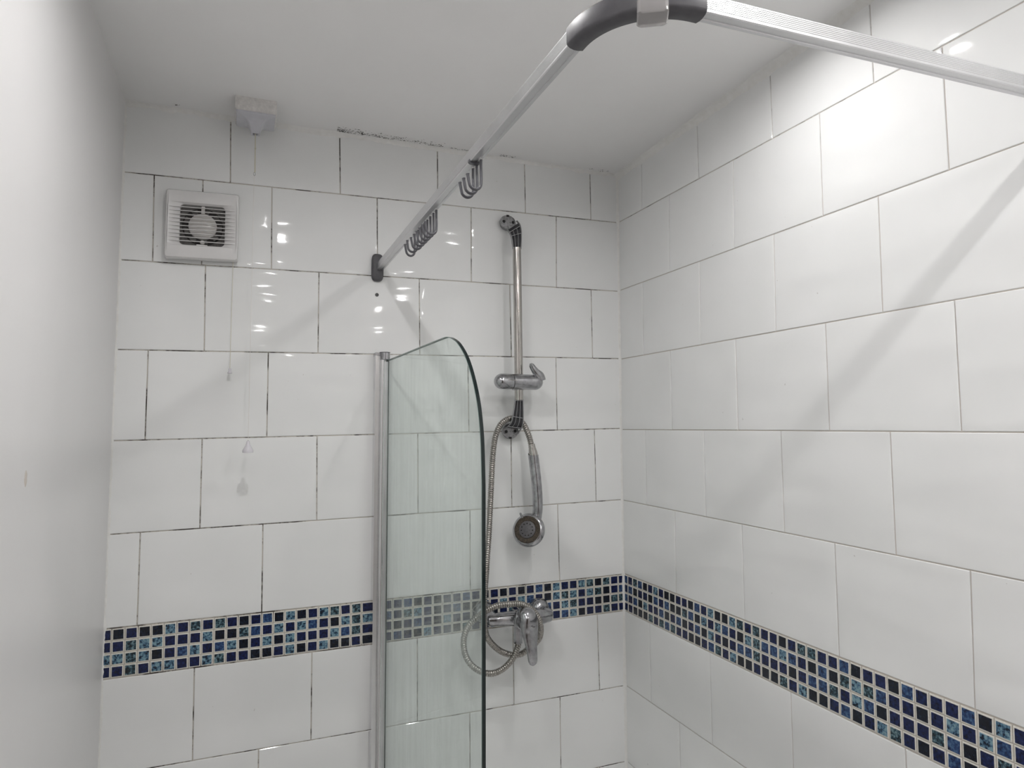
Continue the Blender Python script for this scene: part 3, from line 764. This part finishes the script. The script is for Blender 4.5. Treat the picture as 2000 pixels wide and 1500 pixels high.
HOOKS = [(-0.360, 0.18, 0.0), (-0.392, -0.10, 0.06), (-0.418, -0.04, 0), (-0.442, 0.03, 0), (-0.464, -0.03, 0), (-0.486, 0.02, 0), (-0.508, 0.0, 0), (-0.528, 0.03, 0), (-0.742, -0.04, 0), (-0.760, 0.0, 0), (-0.779, 0.03, 0)]
HL = {0: 'grey curtain hook hanging alone and askew, nearest the wall bracket', 1: 'grey curtain hook beside the stray one, first of the larger cluster',
      8: 'innermost grey curtain hook of the three near the stop clip', 9: 'middle grey curtain hook of the three near the stop clip', 10: 'outermost grey curtain hook of the three near the stop clip'}
for i, (hy, rz, ry) in enumerate(HOOKS):
    p = rail_pt(hy, 0.0128, -0.0016)
    lab = HL.get(i, '%s grey curtain hook counted from the wall bracket, in the larger cluster' % {2:'third', 3:'fourth', 4:'fifth', 5:'sixth', 6:'seventh', 7:'eighth and outermost'}.get(i, ''))
    if hook0 is None:
        hook0 = hook_mesh()
        hook0.v = [tuple(Vector(q) + Vector(p)) for q in hook0.v]
        o = hook0.build('curtain_hook', 'hook_plastic', None, p, smooth=60); first = o
        gb = MB(); gb.box((p[0] - 0.0022, p[1] - 0.0035, p[2] + 0.0002), (p[0] + 0.0022, p[1] + 0.0035, p[2] + 0.0048))
        gl = gb.build('glider', 'white_plastic', o, p, smooth=0)
    else:
        o = first.copy(); COL.objects.link(o); o.location = Vector(p) + Vector((0, 0, Z0))
        g2 = gl.copy(); COL.objects.link(g2); g2.parent = o
    o.rotation_euler = (0.0, ry, rz)
    tag(o, lab, 'curtain hook', 'curtain hooks on the rail near the wall' if i < 8 else 'curtain hooks by the stop clip')

# ------------------------------------------------------------------ glass screen
scr = empty('bath_screen', (-0.690, 0, ZB), 'frameless glass bath screen with rounded top corner, limescale streaks and chrome hinge post', 'shower screen')
b = MB()
prof = [(-0.7010, -0.0008), (-0.7010, -0.0300), (-0.6975, -0.0300), (-0.6975, -0.0262), (-0.6905, -0.0262), (-0.6905, -0.0310), (-0.6878, -0.0310), (-0.6878, -0.0008)]
b.rings([[(x, y, ZB + 0.002) for x, y in prof], [(x, y, 0.1830) for x, y in prof]])
b.build('wall_channel', 'alu_bright', scr, smooth=20)
b = MB(); b.tube([(-0.6838, -0.0345, ZB + 0.004), (-0.6838, -0.0345, 0.1720)], 0.0062, 24)
b.build('hinge_post', 'alu_bright', scr)
b = MB(); b.box((-0.6802, -0.0395, ZB + 0.01), (-0.6722, -0.0325, 0.1640))
b.build('clamp_strip', 'alu', scr, smooth=0)
b = MB(); b.lathe((-0.6785, -0.0330, 0.1685), (0, 0, 1), [(0.0108, 0), (0.0122, 0.001), (0.0122, 0.0175), (0.0112, 0.0185)], 32)
b.lathe((-0.6785, -0.0330, 0.1870), (0, 0, 1), [(0.0135, 0), (0.0138, 0.0006), (0.0, 0.0012)], 32, cap1=False)
b.box((-0.7015, -0.032, 0.1800), (-0.6800, -0.0008, 0.1872))
b.build('hinge_cap', 'chrome', scr, smooth=40)
b = MB(); b.lathe((-0.6785, -0.0330, ZB), (0, 0, 1), [(0.0120, 0), (0.0122, 0.012), (0.0112, 0.014)], 32)
b.build('hinge_foot', 'chrome', scr, smooth=40)
th = math.radians(11); H0 = Vector((-0.6725, -0.036)); D = Vector((math.sin(th), -math.cos(th))); NN = Vector((math.cos(th), math.sin(th)))
gp = [(-0.0009,0.1677),(0.1025,0.1733),(0.1878,0.1784),(0.2905,0.1841),(0.3121,0.1850),(0.3261,0.1848),(0.34,0.1822),(0.3536,0.1774),(0.3715,0.1687),(0.389,0.1553),(0.4061,0.1383),(0.4207,0.1188),(0.4351,0.0937),(0.4472,0.0674),(0.4571,0.0397),(0.4649,0.0058),(0.4707,-0.0372),(0.4744,-0.1125),(0.4744,-0.2521),(0.4744,-0.6042),(0.4744,ZB + 0.012),(0.2,ZB + 0.012),(-0.0009,ZB + 0.012)]
cur = [Vector((s_, z, 0)) for s_, z in gp[3:18]]
fine = [gp[0], gp[1], gp[2]] + [(p.x, p.y) for p in catmull(cur, 4)] + gp[18:]
TG = 0.0088
def G(s_, z, n): q = H0 + D*s_ + NN*n; return (q.x, q.y, z)
def inset(poly, d):
    out = []; n = len(poly); cx = 0.2; cz = -0.4
    for i in range(n):
        a = Vector(poly[i-1]); p = Vector(poly[i]); c = Vector(poly[(i+1) % n])
        t = ((p - a).normalized() + (c - p).normalized()); t = t.normalized() if t.length > 1e-6 else (c-p).normalized()
        nr = Vector((-t.y, t.x))
        if (Vector((cx, cz)) - p).dot(nr) < 0: nr = -nr
        out.append((p.x + nr.x*d, p.y + nr.y*d))
    return out
ins = inset(fine, 0.0013)
n = len(fine)
r0 = [G(s_, z, -TG/2) for s_, z in ins]; r1 = [G(s_, z, -TG/2 + 0.0006) for s_, z in fine]
r2 = [G(s_, z, TG/2 - 0.0006) for s_, z in fine]; r3 = [G(s_, z, TG/2) for s_, z in ins]
b = MB(); b.v = r0 + r1 + r2 + r3
for k in range(3):
    for j in range(n):
        b.f.append((k*n + j, k*n + (j+1) % n, (k+1)*n + (j+1) % n, (k+1)*n + j)); b.m.append(1 if k == 1 else 2)
b.f.append(tuple(range(n))); b.m.append(0); b.f.append(tuple(3*n + j for j in range(n))); b.m.append(0)
b.build('glass_panel', ['glass', 'glass_edge', 'glass_bevel'], scr, smooth=20, label='limescaled clear glass with dark green edge')

# ------------------------------------------------------------------ riser rail with brackets and slider
rr = empty('shower_riser_rail', (-0.339, 0, 0.27), 'chrome vertical shower rail with two uncovered end brackets and sliding handset holder', 'shower rail')
b = MB(); b.tube([(-0.3408, -0.062, 0.4740), (-0.3385, -0.062, 0.27), (-0.3365, -0.062, 0.0740)], 0.0112, 32)
b.build('rail_tube', 'chrome_clean', rr)
def oval(cx, cz, w_, h_, y, n=28, tilt=0.0):
    return [(cx + w_/2*math.cos(2*PI*j/n)*math.cos(tilt) - h_/2*math.sin(2*PI*j/n)*math.sin(tilt), y, cz + w_/2*math.cos(2*PI*j/n)*math.sin(tilt) + h_/2*math.sin(2*PI*j/n)*math.cos(tilt)) for j in range(n)]
def bracket(Lp, Rp, plate, screws, notch, up):
    cx, cz = plate
    e = MB(); e.rings([oval(cx + 0.006, cz + 0.002, 0.047, 0.040, -0.0010), oval(cx + 0.002, cz, 0.047, 0.041, -0.014), oval(cx, cz, 0.0455, 0.0385, -0.0205), oval(cx, cz, 0.0425, 0.0355, -0.0205), oval(cx, cz, 0.0420, 0.0350, -0.0192)])
    for sx, sz in screws:
        e.lathe((sx, -0.0185, sz), (0, -1, 0), [(0.0058, 0), (0.0058, 0.0025), (0.0044, 0.0027), (0.0040, 0.001)], 18, 0)
        e.lathe((sx, -0.0193, sz), (0, -1, 0), [(0.0042, 0), (0.0042, 0.0012), (0.0, 0.0014)], 14, 1, cap1=False)
    e.box((notch[0] - 0.0035, -0.0210, notch[1] - 0.0025), (notch[0] + 0.0035, -0.0170, notch[1] + 0.0025), 1)
    bo = e.build('wall_bracket', ['chrome_dull', 'black'], rr, (cx, 0, cz), smooth=40, label='oval chrome end bracket with bare screw plate')
    Lc = catmull(Lp, 6); Rc = catmull(Rp, 6)
    # dark shell behind, thin chrome side walls standing proud of it
    sh = MB(); rs = []
    keep = [i for i in range(len(Lc)) if min(Lc[i].y, Rc[i].y) < -0.036]
    keep2 = [i for i in range(len(Lc)) if min(Lc[i].y, Rc[i].y) < (-0.026 if up else -0.034)]
    Ls = [Lc[i] for i in keep]; Rs = [Rc[i] for i in keep]
    for l, r in [(Lc[i], Rc[i]) for i in keep2]:
        c = (l + r)/2; w2 = (r - l)
        back = Vector((0, 0.012, 0))
        rs.append([l + Vector((0, 0.0035, 0)), r + Vector((0, 0.0035, 0)), r + back - w2*0.16, c + back*1.2, l + back + w2*0.34])
    sh.rings(rs); sh.build('bracket_shell', 'bracket_dark', bo, smooth=40)
    sd = MB()
    for side, (a, c_) in enumerate(((Lc, Rc), (Rc, Lc))):
        rs = []
        for l, r in zip(a, c_):
            inn = (r - l).normalized()*0.0016
            rs.append([l - inn*0.3 + Vector((0, -0.0012, 0)), l + inn + Vector((0, -0.0012, 0)), l + inn + Vector((0, 0.0045, 0)), l + inn*0.3 + Vector((0, 0.0045, 0))])
        sd.rings(rs)
    sd.build('bracket_flange', 'bracket_rib', bo, smooth=40)
    rb = MB()
    for f_ in (0.33, 0.66):
        rs = []
        for l, r in zip(Ls, Rs):
            p = l.lerp(r, f_); inn = (r - l).normalized()*0.0005
            rs.append([p - inn + Vector((0, -0.0006, 0)), p + inn + Vector((0, -0.0006, 0)), p + inn + Vector((0, 0.006, 0)), p - inn + Vector((0, 0.006, 0))])
        rb.rings(rs)
    m_ = len(Ls)
    for q in ((0.02, 0.48, 0.99) if up else (0.01, 0.50, 0.98)):
        i = min(int(q*(m_-1)), m_-1); l, r = Ls[i], Rs[i]
        up_ = Vector((0, 0, 0.0006))
        rb.rings([[l + up_ + Vector((0, -0.0008, 0)), l - up_ + Vector((0, -0.0008, 0)), l - up_ + Vector((0, 0.005, 0)), l + up_ + Vector((0, 0.005, 0))],
                  [r + up_ + Vector((0, -0.0008, 0)), r - up_ + Vector((0, -0.0008, 0)), r - up_ + Vector((0, 0.005, 0)), r + up_ + Vector((0, 0.005, 0))]])
    rb.build('bracket_rib', 'bracket_rib', bo, smooth=0)
bracket([(-0.3560,-0.016,0.5400),(-0.3525,-0.033,0.5255),(-0.3535,-0.048,0.5128),(-0.3535,-0.057,0.4993),(-0.3529,-0.064,0.4712)],
        [(-0.3220,-0.016,0.5640),(-0.3203,-0.033,0.5490),(-0.3222,-0.048,0.5290),(-0.3250,-0.057,0.5060),(-0.3291,-0.064,0.4716)],
        (-0.3498, 0.5543), [(-0.3615, 0.5556), (-0.3350, 0.5553)], (-0.3498, 0.5720), True)
bracket([(-0.3660,-0.016,-0.0010),(-0.3601,-0.035,0.0053),(-0.3538,-0.05,0.0183),(-0.3507,-0.06,0.0484),(-0.3481,-0.064,0.076)],
        [(-0.3213,-0.016,-0.0125),(-0.3199,-0.035,0.0001),(-0.3201,-0.05,0.0158),(-0.3235,-0.06,0.042),(-0.3257,-0.064,0.0764)],
        (-0.3447, -0.0052), [(-0.3570, -0.0066), (-0.3315, -0.0052)], (-0.3447, -0.0228), False)
# slider
SC = (-0.3420, -0.074, 0.1206)
b = MB()
prof = [(0.0001, -0.0665)] + [(0.0198*math.sin(a), -0.0470 - 0.0195*math.cos(a)) for a in [PI/2*k/8 for k in range(1, 9)]]
b.lathe((SC[0], SC[1], SC[2]), (1, 0, 0), [(0.0198, -0.0170), (0.0200, 0.0)] + [(0.0200, 0.045)] + [(0.0200*math.cos(a), 0.045 + 0.0215*math.sin(a)) for a in [PI/2*k/8 for k in range(1, 9)]], 36)
b.lathe((-0.3386, -0.062, 0.1206), (0, 0, 1), [(0.0150, -0.0205), (0.0158, -0.019), (0.0158, 0.019), (0.0150, 0.0205)], 28)
sl = b.build('slider', 'chrome', rr, SC, smooth=40)
b = MB(); b.lathe(SC, (1, 0, 0), prof + [(0.0198, -0.0190), (0.0190, -0.0180)], 36)
b.build('clamp_knob', 'chrome', sl, SC, smooth=40)
b = MB(); b.lathe(SC, (1, 0, 0), [(0.0194, -0.0186), (0.0194, -0.0160)], 36)
b.build('seam_ring', 'black', sl, SC)
b = MB(); b.rings([[(SC[0] - 0.036 + 0.026*t_, SC[1] - 0.0198 - 0.0012*math.sin(PI*t_)*k - 0.0002, SC[2] + 0.0022 + 0.0011*s_) for k, s_ in ((0, -1), (1, 0), (0, 1))] for t_ in [j/8 for j in range(9)]], closed=False, cap0=False, cap1=False)
b.build('pointer_ridge', 'chrome_clean', sl, SC)
# fork that grips the handset
b = MB(); path = [Vector(p) for p in ((-0.2830, -0.082, 0.1240), (-0.2875, -0.086, 0.1360), (-0.2985, -0.088, 0.1450), (-0.3080, -0.089, 0.1560), (-0.3150, -0.090, 0.1672))]
path = catmull(path, 5); rs = []
for i, p in enumerate(path):
    t_ = i/(len(path)-1); a = path[max(i-1, 0)]; c = path[min(i+1, len(path)-1)]; tg = (c - a).normalized(); u = Vector((0, 1, 0)); v = tg.cross(u)
    wv = 0.0145*(1 - t_) + 0.0058*t_ if t_ < 0.93 else 0.0036; wu = 0.010*(1 - t_) + 0.0055*t_
    rs.append([p + u*math.cos(2*PI*j/16)*wu + v*math.sin(2*PI*j/16)*wv for j in range(16)])
b.rings(rs); b.build('holder_fork', 'chrome', sl, SC, smooth=50)

# ------------------------------------------------------------------ mixer valve
MC = (-0.3388, -0.066, -0.4745)
mx = empty('shower_mixer', (-0.339, 0, -0.470), 'wall-mounted chrome shower mixer with single lever over the mosaic band', 'tap')
for ex, ez in ((-0.2617, -0.4715), (-0.4158, -0.4655)):
    b = MB(); b.lathe((ex, -0.0009, ez), (0, -1, 0), [(0.0275, 0), (0.0285, 0.002), (0.0282, 0.008), (0.0262, 0.016), (0.0225, 0.023), (0.0170, 0.0285), (0.0130, 0.0300)], 36)
    b.build('wall_flange', 'chrome', mx, (ex, 0, ez), smooth=50)
    b = MB(); b.lathe((ex, -0.026, ez), (0, -1, 0), [(0.0125, 0), (0.0125, 0.026), (0.0148, 0.028), (0.0148, 0.040), (0.0125, 0.046)], 24)
    b.build('inlet_union', 'chrome', mx, (ex, 0, ez), smooth=40)
b = MB()
b.lathe(MC, (-1, 0, 0.03), [(0.0185, -0.062), (0.0140, -0.084), (0.0125, -0.0855)][::-1] + [(0.0190, 0.0), (0.0183, 0.030), (0.0142, 0.083), (0.0130, 0.0860)], 32)
b.lathe((MC[0], -0.040, MC[2]), (0, -1, 0), [(0.0190, 0.0), (0.0235, 0.006), (0.0240, 0.048), (0.0232, 0.052), (0.0205, 0.054), (0.0205, 0.062)], 36)
b.build('valve_body', 'chrome', mx, MC, smooth=40)
b = MB(); b.lathe((-0.3434, -0.066, -0.4930), (0, 0, -1), [(0.0105, 0), (0.0112, 0.006), (0.0112, 0.020), (0.0118, 0.022)] + [(0.0118, 0.040), (0.0108, 0.0425)], 8)
b.build('outlet_nut', 'chrome', mx, (-0.3434, -0.066, -0.4930), smooth=20)
b = MB()
LV = [((-0.3390, -0.098, -0.4560), 0.0200, 0.0140), ((-0.3390, -0.112, -0.4560), 0.0230, 0.0190), ((-0.3390, -0.122, -0.4640), 0.0235, 0.0175), ((-0.3388, -0.128, -0.4780), 0.0230, 0.0125), ((-0.3384, -0.131, -0.4950), 0.0212, 0.0085),
      ((-0.3376, -0.134, -0.5120), 0.0178, 0.0062), ((-0.3362, -0.136, -0.5300), 0.0146, 0.0052), ((-0.3346, -0.137, -0.5480), 0.0130, 0.0048), ((-0.3336, -0.137, -0.5600), 0.0118, 0.0044), ((-0.3331, -0.1365, -0.5675), 0.0086, 0.0036), ((-0.3330, -0.136, -0.5710), 0.0030, 0.0020)]
cen = catmull([l[0] for l in LV], 4); wu = catmull([(l[1], l[2], 0) for l in LV], 4); rs = []
for i, p in enumerate(cen):
    a = cen[max(i-1, 0)]; c = cen[min(i+1, len(cen)-1)]; tg = (c - a).normalized(); u = Vector((1, 0, 0)); v = tg.cross(u).normalized()
    rs.append([p + u*math.cos(2*PI*j/24)*wu[i].x + v*math.sin(2*PI*j/24)*wu[i].y for j in range(24)])
b.rings(rs); lv = b.build('lever', 'chrome', mx, LV[0][0], smooth=60)
b = MB(); b.box((-0.3370, -0.1452, -0.4785), (-0.3300, -0.1440, -0.4773)); b.build('temperature_mark', 'mould', lv, smooth=0)

# ------------------------------------------------------------------ hose
HP = [(-0.3434,-0.066,-0.5310),(-0.3434,-0.066,-0.5380),(-0.347,-0.068,-0.5471),(-0.3576,-0.074,-0.5642),(-0.3755,-0.078,-0.5807),(-0.3978,-0.08,-0.5925),(-0.4218,-0.08,-0.5960),(-0.4474,-0.078,-0.5882),(-0.4699,-0.075,-0.5708),(-0.4833,-0.072,-0.5471),(-0.4875,-0.07,-0.5191),(-0.4821,-0.068,-0.4945),(-0.4691,-0.069,-0.4741),(-0.45,-0.073,-0.4583),(-0.4358,-0.079,-0.4474),(-0.4242,-0.084,-0.4399),(-0.4039,-0.092,-0.4324),(-0.3796,-0.100,-0.4300),(-0.3551,-0.101,-0.4310),(-0.3346,-0.1000,-0.4385),(-0.3154,-0.1000,-0.4527),(-0.3013,-0.0990,-0.4716),(-0.2912,-0.0880,-0.4977),(-0.2864,-0.0700,-0.5254),(-0.2927,-0.054,-0.5456),(-0.3084,-0.050,-0.5574),(-0.3280,-0.0480,-0.5685),(-0.3538,-0.0500,-0.5676),(-0.3835,-0.0560,-0.5551),(-0.4087,-0.0660,-0.5348),(-0.4289,-0.0780,-0.5111),(-0.4396,-0.0900,-0.4875),(-0.4453,-0.0990,-0.4629),(-0.4456,-0.1000,-0.4385),(-0.4381,-0.0820,-0.4039),(-0.4286,-0.0620,-0.3788),(-0.4183,-0.04,-0.3507),(-0.4156,-0.04,-0.3128),(-0.412,-0.04,-0.267),(-0.408,-0.04,-0.1952),(-0.4043,-0.04,-0.1229),(-0.4008,-0.04,-0.0682),(-0.3944,-0.04,-0.0225),(-0.381,-0.038,0.0079),(-0.361,-0.034,0.0239),(-0.3431,-0.032,0.0280),(-0.3266,-0.034,0.0242),(-0.3139,-0.038,0.0121),(-0.3049,-0.044,-0.0107),(-0.2994,-0.048,-0.0321),(-0.2970,-0.049,-0.0480)]
path = resample(catmull(HP, 14), 0.00078)
rad = [(0.0066, 0.0076, 0.0079, 0.0080, 0.0079, 0.0077, 0.0070)[i % 7] for i in range(len(path))]
b = MB(); b.tube(path, rad, 12)
tag(b.build('shower_hose', 'hose_metal', None, HP[0], smooth=60), 'ribbed steel shower hose looped round the mixer and over the lower rail bracket', 'shower hose')

# ------------------------------------------------------------------ handset
hs = empty('shower_handset', (-0.310, -0.06, -0.258), 'round-headed chrome shower handset hanging face out from its hose, limescale round the nozzles', 'shower head')
b = MB(); b.tube([(-0.2972, -0.0495, -0.0390), (-0.2958, -0.0500, -0.0480), (-0.2938, -0.0515, -0.0620), (-0.2925, -0.0520, -0.0705)], [0.0086, 0.0092, 0.0118, 0.0120], 24)
b.build('hose_connector', 'chrome_clean', hs, smooth=30)
hp = catmull([(-0.2930, -0.052, -0.0665), (-0.2925, -0.052, -0.0740), (-0.2885, -0.057, -0.1221), (-0.2858, -0.060, -0.168), (-0.2852, -0.060, -0.2060), (-0.2880, -0.055, -0.2350), (-0.2960, -0.050, -0.2560)], 6)
hr = [0.0138 - 0.0012*(i/(len(hp)-1)) if i > 1 else 0.0128 for i in range(len(hp))]
b = MB(); b.tube(hp, hr, 24); b.build('handle', 'chrome', hs, smooth=50)
hn = Vector((-0.64, -0.72, 0.24)).normalized(); hc = Vector((-0.3195, -0.0735, -0.2555))
b = MB(); b.lathe(hc, hn, [(0.0, -0.034), (0.014, -0.033), (0.026, -0.028), (0.037, -0.024), (0.0420, -0.015), (0.0428, -0.008), (0.0395, -0.0005), (0.0345, 0.0012), (0.0340, -0.0010)], 48, cap0=False)
head = b.build('head_shell', 'chrome', hs, smooth=50)
b = MB(); b.lathe(hc, hn, [(0.0340, -0.0012), (0.0335, 0.0015), (0.0240, 0.0022), (0.0225, 0.0008)], 48, cap0=False)
b.build('nozzle_ring', 'limescale', hs, smooth=50, label='spray ring crusted with brown limescale')
hu = hn.cross(Vector((0, 0, 1))).normalized(); hv = hn.cross(hu)
b = MB()
for k in range(40):
    a = 2*PI*k/40
    for r_ in (0.0262, 0.0308):
        p = hc + hn*0.0016 + (hu*math.cos(a + (0.08 if r_ > 0.03 else 0)) + hv*math.sin(a + (0.08 if r_ > 0.03 else 0)))*r_
        b.lathe(p, hn, [(0.0012, 0), (0.0010, 0.0016), (0.0, 0.0018)], 6, cap0=False, cap1=False)
b.build('nozzle_nubs', 'limescale', hs, kind='stuff')
b = MB(); b.lathe(hc, hn, [(0.0222, -0.001), (0.0218, 0.0030), (0.0195, 0.0042), (0.0, 0.0050)], 40, cap0=False, cap1=False)
plate = b.build('nozzle_plate', 'face_grey', hs, smooth=50)
for k in range(11):
    a = 2*PI*k/11 + 0.2; p = hc + hn*0.0042 + (hu*math.cos(a) + hv*math.sin(a))*0.0152
    b = MB(); b.lathe(p, hn, [(0.0017, 0), (0.0016, 0.0006), (0.0, 0.0006)], 10, cap0=False, cap1=False)
    b.build('spray_hole', 'black', plate, tuple(p))
tp = hc + (hu*0 + Vector((-0.0175, 0.0, 0.036)))
b = MB(); b.tube([hc + Vector((-0.012, 0.006, 0.031)), hc + Vector((-0.0165, 0.004, 0.0385)), hc + Vector((-0.0185, 0.003, 0.0420))], [0.0035, 0.0030, 0.0024], 12)
b.build('spray_selector_tab', 'chrome', hs, smooth=60)
